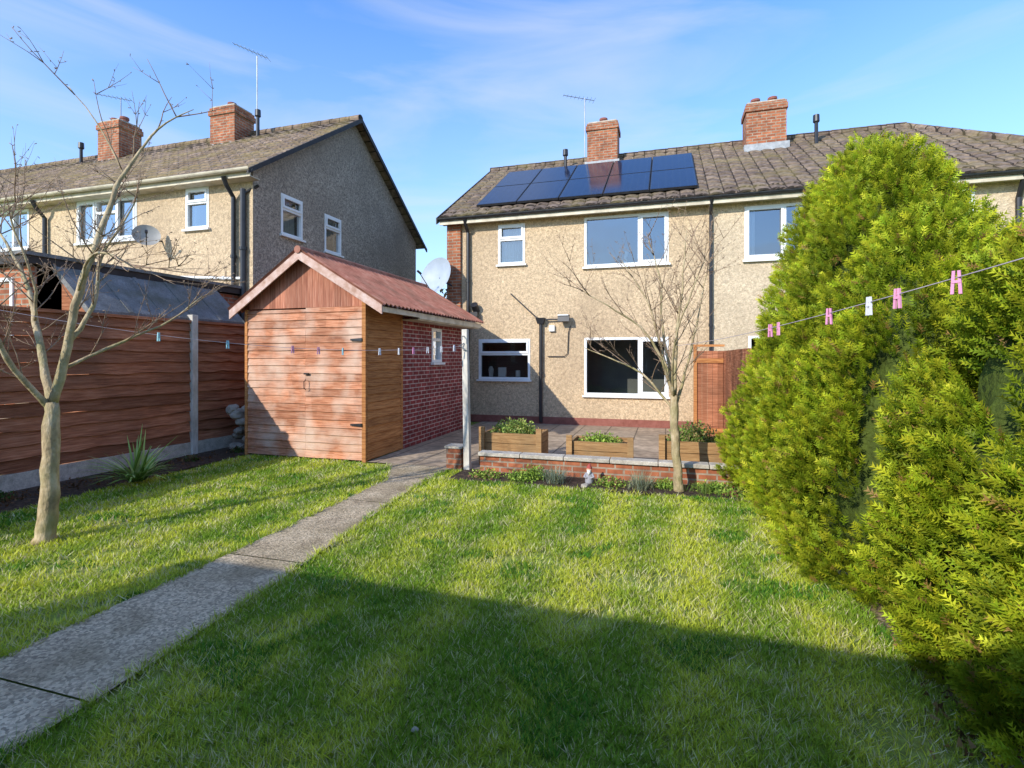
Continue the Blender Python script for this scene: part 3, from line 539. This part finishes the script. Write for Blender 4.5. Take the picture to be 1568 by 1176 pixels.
# ---------------------------------------------------------------- conifers
T=[((0,-.06),(0,.06),(1,0))]
for t in (.1,.36,.62):
    for s in (-1,1): T.append(((t,0),(t+.2,0),(t+.36,s*(.40-.26*t))))
T=np.array(T)
def conifer(lobes,Q,seed,name='golden_conifer'):
    """lobes: list of (cx,cy,R,H,power) merged into one tree"""
    r=np.random.RandomState(seed); e=empty(name,(lobes[0][0],lobes[0][1],0))
    for li,(cx,cy,Rr,Hh,pw) in enumerate(lobes):
        prof=lambda h:Rr*np.maximum(1-h**2.2,0)**pw*(.92+.08*np.minimum(h/.18,1))
        mb=MB(); nz,na=26,36
        for i in range(nz+1):
            h=i/nz
            for k in range(na):
                a=2*math.pi*k/na; q=float(prof(h*.98))*.74*(1+.08*math.sin(5*a+9*h)+.06*math.sin(11*a-14*h)); mb.v.append((cx+q*math.cos(a),cy+q*math.sin(a),max(.04,h*Hh*.9)))
        for i in range(nz):
            for k in range(na): mb.f.append((i*na+k,i*na+(k+1)%na,(i+1)*na+(k+1)%na,(i+1)*na+k))
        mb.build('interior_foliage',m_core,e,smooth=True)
        t=MB(); t.tube([(cx,cy,0),(cx,cy,Hh*.6)],[.09,.04],10); t.build('trunk',m_bark2,e)
        area=2*math.pi*Rr*Hh*.8; npl=int(area*33)
        h=r.rand(npl)**1.05; a=r.rand(npl)*2*math.pi; q=prof(h)*(.86+.2*r.rand(npl))
        out=np.stack([np.cos(a),np.sin(a),np.zeros(npl)],1); up=np.array([0,0,1.])
        pc=np.stack([cx+q*np.cos(a),cy+q*np.sin(a),h*Hh*.97],1)
        keep=np.ones(npl,bool)
        for lj,(ox,oy,oR,oH,op) in enumerate(lobes):
            if lj!=li:
                hh=np.clip(pc[:,2]/oH,0,1); rr=oR*np.maximum(1-hh**2.2,0)**op*.76; keep&=~((np.hypot(pc[:,0]-ox,pc[:,1]-oy)<rr)&(pc[:,2]<oH*.95))
        pc=pc[keep];out=out[keep];h=h[keep]; npl=len(pc)
        ax=nrm(out*(.55-.35*h[:,None])+up*.95+r.randn(npl,3)*.14)
        bright=.66+.6*r.rand(npl); ll=.26+.22*r.rand(npl)
        ns=Q; n=npl*ns; rp=lambda z:np.repeat(z,ns,0)
        ax=rp(ax); pcr=rp(pc); ot=rp(out); br=rp(bright); ll=rp(ll)
        tt=r.rand(n); rd=nrm(np.cross(ax,r.randn(n,3)))
        wd=.085*np.sin(math.pi*np.clip(tt*.9+.05,0,1))**.8+.004
        pos=pcr+ax*((tt-.45)*ll)[:,None]+rd*(wd*np.sqrt(r.rand(n)))[:,None]
        dr=nrm(ax*.85+rd*.5+ot*.3+r.randn(n,3)*.22); side=nrm(np.cross(dr,r.randn(n,3))); L=(.045+.045*r.rand(n))
        pos[:,2]=np.maximum(pos[:,2],.03)
        V=pos[:,None,None,:]+dr[:,None,None,:]*(T[None,:,:,0:1]*L[:,None,None,None])+side[:,None,None,:]*(T[None,:,:,1:2]*L[:,None,None,None])
        g=np.array(lin('5c7a18')[:3]); y=np.array(lin('dfd838')[:3]); y2=np.array(lin('9fb82a')[:3])
        mixv=(r.rand(n)**.8)[:,None,None,None]; tip=y*(1-mixv)+y2*mixv
        k=np.clip(T[None,:,:,0:1]*.5-.05+.65*tt[:,None,None,None]*(.5+.7*r.rand(n))[:,None,None,None],0,1)
        C=(g*(1-k)+tip*k)*br[:,None,None,None]*(.7+.5*r.rand(n))[:,None,None,None]
        brown=(r.rand(n)<.03); C[brown]=np.array(lin('a08048')[:3])
        trimesh('foliage_sprays',V.reshape(-1,3,3),C.reshape(-1,3,3),m_leaf,e)
conifer([(1.95,6.05,1.05,3.72,.66),(1.88,5.25,.98,3.4,.66),(1.62,6.85,.85,2.05,.6),(1.85,4.45,.9,2.6,.6)],88,2)
conifer([(2.2,3.15,1.02,2.4,.55),(2.08,2.4,.84,1.95,.55)],110,5)
# ---------------------------------------------------------------- grass
def pnoise(x,y,seed,sc):
    r=np.random.RandomState(seed); v=0
    for i in range(7):
        a=r.rand()*6.28; fq=sc*(.5+1.4*r.rand()); v=v+np.sin((x*math.cos(a)+y*math.sin(a))*fq+r.rand()*6.28+1.3*np.sin((x*math.sin(a)-y*math.cos(a))*fq*.7))
    return v/7
N=1500000; x=R.uniform(-6.75,1.5,N); y=R.uniform(-1.7,6.95,N)
cl=(R.rand(N)<.45); gx=np.floor(x/.045)*.045; gy=np.floor(y/.045)*.045; hx=np.sin(gx*127.1+gy*311.7)*43758.5; hx-=np.floor(hx); hy=np.sin(gx*269.5+gy*183.3)*43758.5; hy-=np.floor(hy)
x=np.where(cl,gx+.045*hx+R.randn(N)*.006,x); y=np.where(cl,gy+.045*hy+R.randn(N)*.006,y)
xr=XR(y); xl=XL(y); edge=np.minimum(np.abs(x-xr),np.abs(x-xl)); wob=.04*pnoise(x,y,5,9)+.015*pnoise(x,y,15,30)
ok=((x<xl+wob)|(x>xr+wob)); ok&=(x>-6.5+.08*pnoise(x,y,6,4)); ok&=~((x>-2.75)&(y>6.25+.06*pnoise(x,y,8,5))); ok&=~((x>-4.3)&(x<-2.7)&(y>6.75)); ok&=~((x<-4.3)&(y>6.86))
ok&=(x<1.34+.1*pnoise(x,y,9,4)-.05*(y-2.5))
d=np.hypot(x,y)+.2; ok&=R.rand(N)<np.minimum(1,(2.7/d)**1.6)*(.4+.6*(y>.7))
patch=pnoise(x,y,21,2.2); fine=pnoise(x,y,22,9)
bare=np.clip((fine+patch*.6-.3)*3,0,.8); ok&=R.rand(N)>bare
x,y,d,patch,fine,edge,cl=[q[ok] for q in (x,y,d,patch,fine,edge,cl)]; n=len(x)
hh=(.016+.024*R.rand(n)+.014*np.clip(fine,-1,1)+.012*cl)*(1+.5*np.exp(-(edge/.05)**2)); wd=(.0020+.0016*R.rand(n))*np.maximum(1,d/3)
a=R.rand(n)*6.283; ln=R.rand(n)*1.3+.1; la=R.rand(n)*6.283
b=np.stack([x,y,np.zeros(n)],1); sd=np.stack([np.cos(a),np.sin(a),np.zeros(n)],1)*wd[:,None]
tip=b+np.stack([np.cos(la)*hh*ln,np.sin(la)*hh*ln,hh],1)
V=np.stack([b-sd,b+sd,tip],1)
c1=np.array(lin('7ea22e')[:3]); c2=np.array(lin('d4da4c')[:3]); c3=np.array(lin('e6dcaa')[:3]); c4=np.array(lin('5c902e')[:3])
stripe=.34*np.sin(x*8.5+.5*np.sin(y*.8))
m=np.clip(.45+.65*patch+.45*fine+stripe+.5*(R.rand(n)-.5),0,1)[:,None]; Cc=c1*(1-m)+c2*m
s=(R.rand(n)<.11+.34*np.clip(fine+.5*patch+.1,0,1))[:,None]; Cc=np.where(s,c3,Cc); s=(pnoise(x,y,31,6)>.36)[:,None]; Cc=np.where(s&(R.rand(n,1)<.6),c4,Cc)
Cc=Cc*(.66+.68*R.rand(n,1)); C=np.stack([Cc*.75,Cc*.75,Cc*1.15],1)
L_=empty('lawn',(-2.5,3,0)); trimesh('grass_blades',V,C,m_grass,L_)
# ---------------------------------------------------------------- plants
def blades(name,cx,cy,z0,nb,L,w,cols,seed,spread=.8,par=None,seg=3,rx=.03):
    r=random.Random(seed); V=[];C=[]
    for i in range(nb):
        a=r.uniform(0,6.283); sp=r.uniform(.1,spread); d=Vector((math.cos(a)*sp,math.sin(a)*sp,1)).normalized(); p=Vector((cx+r.gauss(0,rx),cy+r.gauss(0,rx),z0)); l=L*r.uniform(.6,1); sd=Vector((-math.sin(a),math.cos(a),0))*w; col=np.array(lin(r.choice(cols))[:3])*r.uniform(.7,1.2)
        pr=p
        for k in range(seg):
            q=pr+d*(l/seg); d=(d+Vector((math.cos(a),math.sin(a),-.6))*.16*sp*1.3).normalized(); w0=1-.0*k if k==0 else 1-k/seg*.8; w1=1-(k+1)/seg*.8 if k<seg-1 else 0.05
            V+= [[pr-sd*w0,pr+sd*w0,q+sd*w1],[pr-sd*w0,q+sd*w1,q-sd*w1]]; f0=.6+.4*k/seg; f1=.6+.4*(k+1)/seg; C+=[[col*f0,col*f0,col*f1],[col*f0,col*f1,col*f1]]; pr=q
    return trimesh(name,np.array(V),np.array(C),m_leaf,par)
blades('yucca_plant',-6.35,4.85,.05,75,.72,.022,['90b850','acd070','7ca246','c4d888'],4,2.2)
blades('ornamental_grass',-1.35,6.45,.0,260,.3,.004,['8d9f90','a4b4a2','7a8d6c','b0af80'],5,1.3,rx=.06)
blades('ornamental_grass',-.3,6.45,.0,260,.27,.004,['9aa88c','b0b898','7f8b68','c0b890'],6,1.3,rx=.06)
blades('ornamental_grass',.45,6.5,.0,120,.2,.004,['6a8a3a','8aa048'],7,1.1,rx=.08)
def shrub(name,cx,cy,z0,rx,ry,rz,n,cols,seed,size=.03,par=None):
    r=np.random.RandomState(seed); p=nrm(r.randn(n,3))*(r.rand(n,1)**.4); p[:,2]=np.abs(p[:,2]); p=p*[rx,ry,rz]*(1+.25*np.sin(p[:,:1]*40+p[:,1:2]*33)); p+= [cx,cy,z0]
    d=nrm(r.randn(n,3)+[0,0,.6]); s=nrm(np.cross(d,r.randn(n,3))); L=size*(.6+.8*r.rand(n,1))
    V=np.stack([p-s*L*.35,p+s*L*.35,p+d*L],1); cc=np.array([lin(c)[:3] for c in cols])[r.randint(len(cols),size=n)]*(.6+.7*r.rand(n,1)); C=np.repeat(cc[:,None,:],3,1)
    return trimesh(name,V,C,m_leaf,par)
GR=['7c9a3a','9dba4a','65803a','b3c85c']; 
for i,(px,py,rx,rz,n) in enumerate([(-2.3,6.5,.22,.1,900),(-1.8,6.45,.2,.12,900),(-1.65,6.62,.18,.16,900),(-.65,6.5,.22,.1,700),(.0,6.6,.2,.1,600),(.6,6.6,.28,.1,900),(.8,6.4,.2,.09,500)]):
    shrub('border_plant',px,py,0,rx,rx*.7,rz,n,GR+(['9a6a5a'] if i%3==0 else []),40+i,.028)
shrub('foliage',-2.2,7.55,.42,.33,.22,.22,2600,['7f9a45','a3b558','b8b86a','688040'],60,.035,pl[0]); shrub('foliage',-.9,7.48,.36,.28,.2,.14,1300,GR,61,.03,pl[1]); shrub('foliage',.35,7.5,.42,.3,.2,.26,2200,['7f9a45','9a8a5a','688040'],62,.035,pl[2])
for i,(px,py) in enumerate([(-7.1,3.9),(-7.0,6.2),(-6.9,7.0)]): shrub('border_plant',px,py,0,.12,.1,.1,260,['4a6a2a','6a5a3a'],80+i,.03)
shrub('distant_trees',-19.4,42,0,4.2,3,6.6,9000,['4c4638','665c48','5a5440'],90,.4)
shrub('leaf_litter',1.4,2.6,.01,.35,.9,.02,500,['7a5a3a','9a7a50','5a4630'],91,.035)
shrub('leaf_litter',-7.0,4,.01,.4,3.5,.02,700,['7a5a3a','6a4a30','5a4630'],92,.04)
# rocks
import bmesh
def rock(mbm,c,r,seed):
    rr=random.Random(seed); b=bmesh.new(); bmesh.ops.create_icosphere(b,subdivisions=2,radius=r)
    sx,sy,sz=rr.uniform(.8,1.3),rr.uniform(.7,1.1),rr.uniform(.5,.8); base=len(mbm.v)
    for v in b.verts:
        k=1+rr.uniform(-.14,.14); mbm.v.append((c[0]+v.co.x*sx*k,c[1]+v.co.y*sy*k,c[2]+v.co.z*sz*k))
    for q in b.faces: mbm.f.append(tuple(base+v.index for v in q.verts))
    b.free()
w=MB(); i=0
for z,nr in ((.08,7),(.22,7),(.36,6),(.5,5),(.62,3),(.72,2)):
    for k in range(nr): rock(w,(-6.98+random.uniform(-.22,.2),7.15+k*.14+random.uniform(-.05,.05),z+random.uniform(-.03,.03)),random.uniform(.09,.14),i); i+=1
w.build('rock_pile',m_stone)
w=MB(); rock(w,(-1.02,1.98,.02),.018,99); rock(w,(-.95,6.3,.03),.05,96); rock(w,(1.25,4.3,.02),.04,95)
for k in range(220): rock(w,(random.uniform(1.2,1.9),random.uniform(1.4,2.2),.012),random.uniform(.01,.022),200+k)
w.build('gravel_stones',m_stone)
# garden gnome
g=empty('garden_gnome',(-.93,6.55,0)); X,Y=-.93,6.55
w=MB(); w.tube([(X,Y,.0),(X,Y,.03),(X,Y,.09),(X,Y,.14),(X,Y,.16)],[.05,.055,.05,.04,.02],14); w.tube([(X-.035,Y-.01,.13),(X-.06,Y-.03,.09),(X-.02,Y-.05,.08)],[.016,.015,.012],8); w.tube([(X+.035,Y-.01,.13),(X+.06,Y-.03,.09),(X+.02,Y-.05,.08)],[.016,.015,.012],8); w.build('coat',M('gnome_coat',[lin('8a8a90'),lin('a4a4a8')]),g,True)
w=MB(); w.tube([(X,Y-.01,.145),(X,Y-.01,.16),(X,Y-.01,.185),(X,Y-.01,.205)],[.02,.033,.034,.02],14); w.tube([(X,Y-.04,.18),(X,Y-.055,.178)],[.009,.008],8); w.build('face',M('gnome_skin',[lin('d8a080'),lin('e8b898')]),g,True)
w=MB(); w.tube([(X,Y-.03,.172),(X,Y-.042,.15),(X,Y-.045,.11)],[.026,.024,.004],10); w.build('beard',m_white,g,True)
w=MB(); w.tube([(X,Y,.195),(X,Y,.205),(X,Y,.23),(X+.01,Y+.01,.255)],[.038,.036,.02,.004],14); w.build('pointed_hat',M('gnome_hat',[lin('a04a44'),lin('b05c54')]),g,True)
# ---------------------------------------------------------------- light
az,el=27,28
sd=Vector((math.sin(math.radians(az))*math.cos(math.radians(el)),math.cos(math.radians(az))*math.cos(math.radians(el)),-math.sin(math.radians(el))))
l=bpy.data.lights.new('sun','SUN'); l.energy=5; l.angle=math.radians(.5); l.color=(1,.94,.84)
o=bpy.data.objects.new('sun',l); o.rotation_euler=sd.to_track_quat('-Z','Y').to_euler(); o.location=(0,-10,20); COL.objects.link(o)
wd=bpy.data.worlds.new('World'); S.world=wd; wd.use_nodes=True; N=wd.node_tree.nodes; L=wd.node_tree.links; N.clear()
out=N.new('ShaderNodeOutputWorld'); bg=N.new('ShaderNodeBackground'); bg.inputs[1].default_value=.15
sk=N.new('ShaderNodeTexSky'); sk.sky_type='NISHITA'; sk.sun_disc=False; sk.sun_elevation=math.radians(el); sk.sun_rotation=math.radians(180+az); sk.air_density=1.0; sk.dust_density=.3; sk.ozone_density=1.3
gain=mixc(N,L,1.0,sk.outputs[0],(1.15,1.75,2.5,1),'MULTIPLY')
tc=N.new('ShaderNodeTexCoord'); mp=N.new('ShaderNodeMapping'); mp.inputs['Scale'].default_value=(1.0,1.3,5.5); mp.inputs['Rotation'].default_value=(.25,.3,.2)
L.new(tc.outputs['Generated'],mp.inputs[0]); n1=N.new('ShaderNodeTexNoise'); n1.inputs['Scale'].default_value=1.6; n1.inputs['Detail'].default_value=8; n1.inputs['Roughness'].default_value=.52; n1.inputs['Distortion'].default_value=.6; L.new(mp.outputs[0],n1.inputs['Vector'])
r=ramp(N,[(0,0,0,1),(.62,.62,.62,1)],.45,.75); L.new(n1.outputs[0],r.inputs[0])
sp=N.new('ShaderNodeSeparateXYZ'); L.new(tc.outputs['Generated'],sp.inputs[0]); hz=ramp(N,[(.6,.6,.6,1),(.22,.22,.22,1),(0,0,0,1)],.05,.55); L.new(sp.outputs[2],hz.inputs[0])
g2=mixc(N,L,hz.outputs[0],gain,(5.3,5.8,6.2,1))
c=mixc(N,L,r.outputs[0],g2,(5.7,5.9,6.2,1)); L.new(c,bg.inputs[0]); L.new(bg.outputs[0],out.inputs[0])
# ---------------------------------------------------------------- camera
cam=bpy.data.cameras.new('camera'); co=bpy.data.objects.new('camera',cam); co.location=(0,0,1.6); co.rotation_euler=(math.radians(90),0,math.radians(16.6)); cam.sensor_width=36; cam.lens=18.14; cam.shift_y=-.026; cam.clip_end=1000; cam.clip_start=.05
COL.objects.link(co); S.camera=co
S.view_settings.view_transform='Standard'; S.view_settings.look='None'; S.view_settings.exposure=0
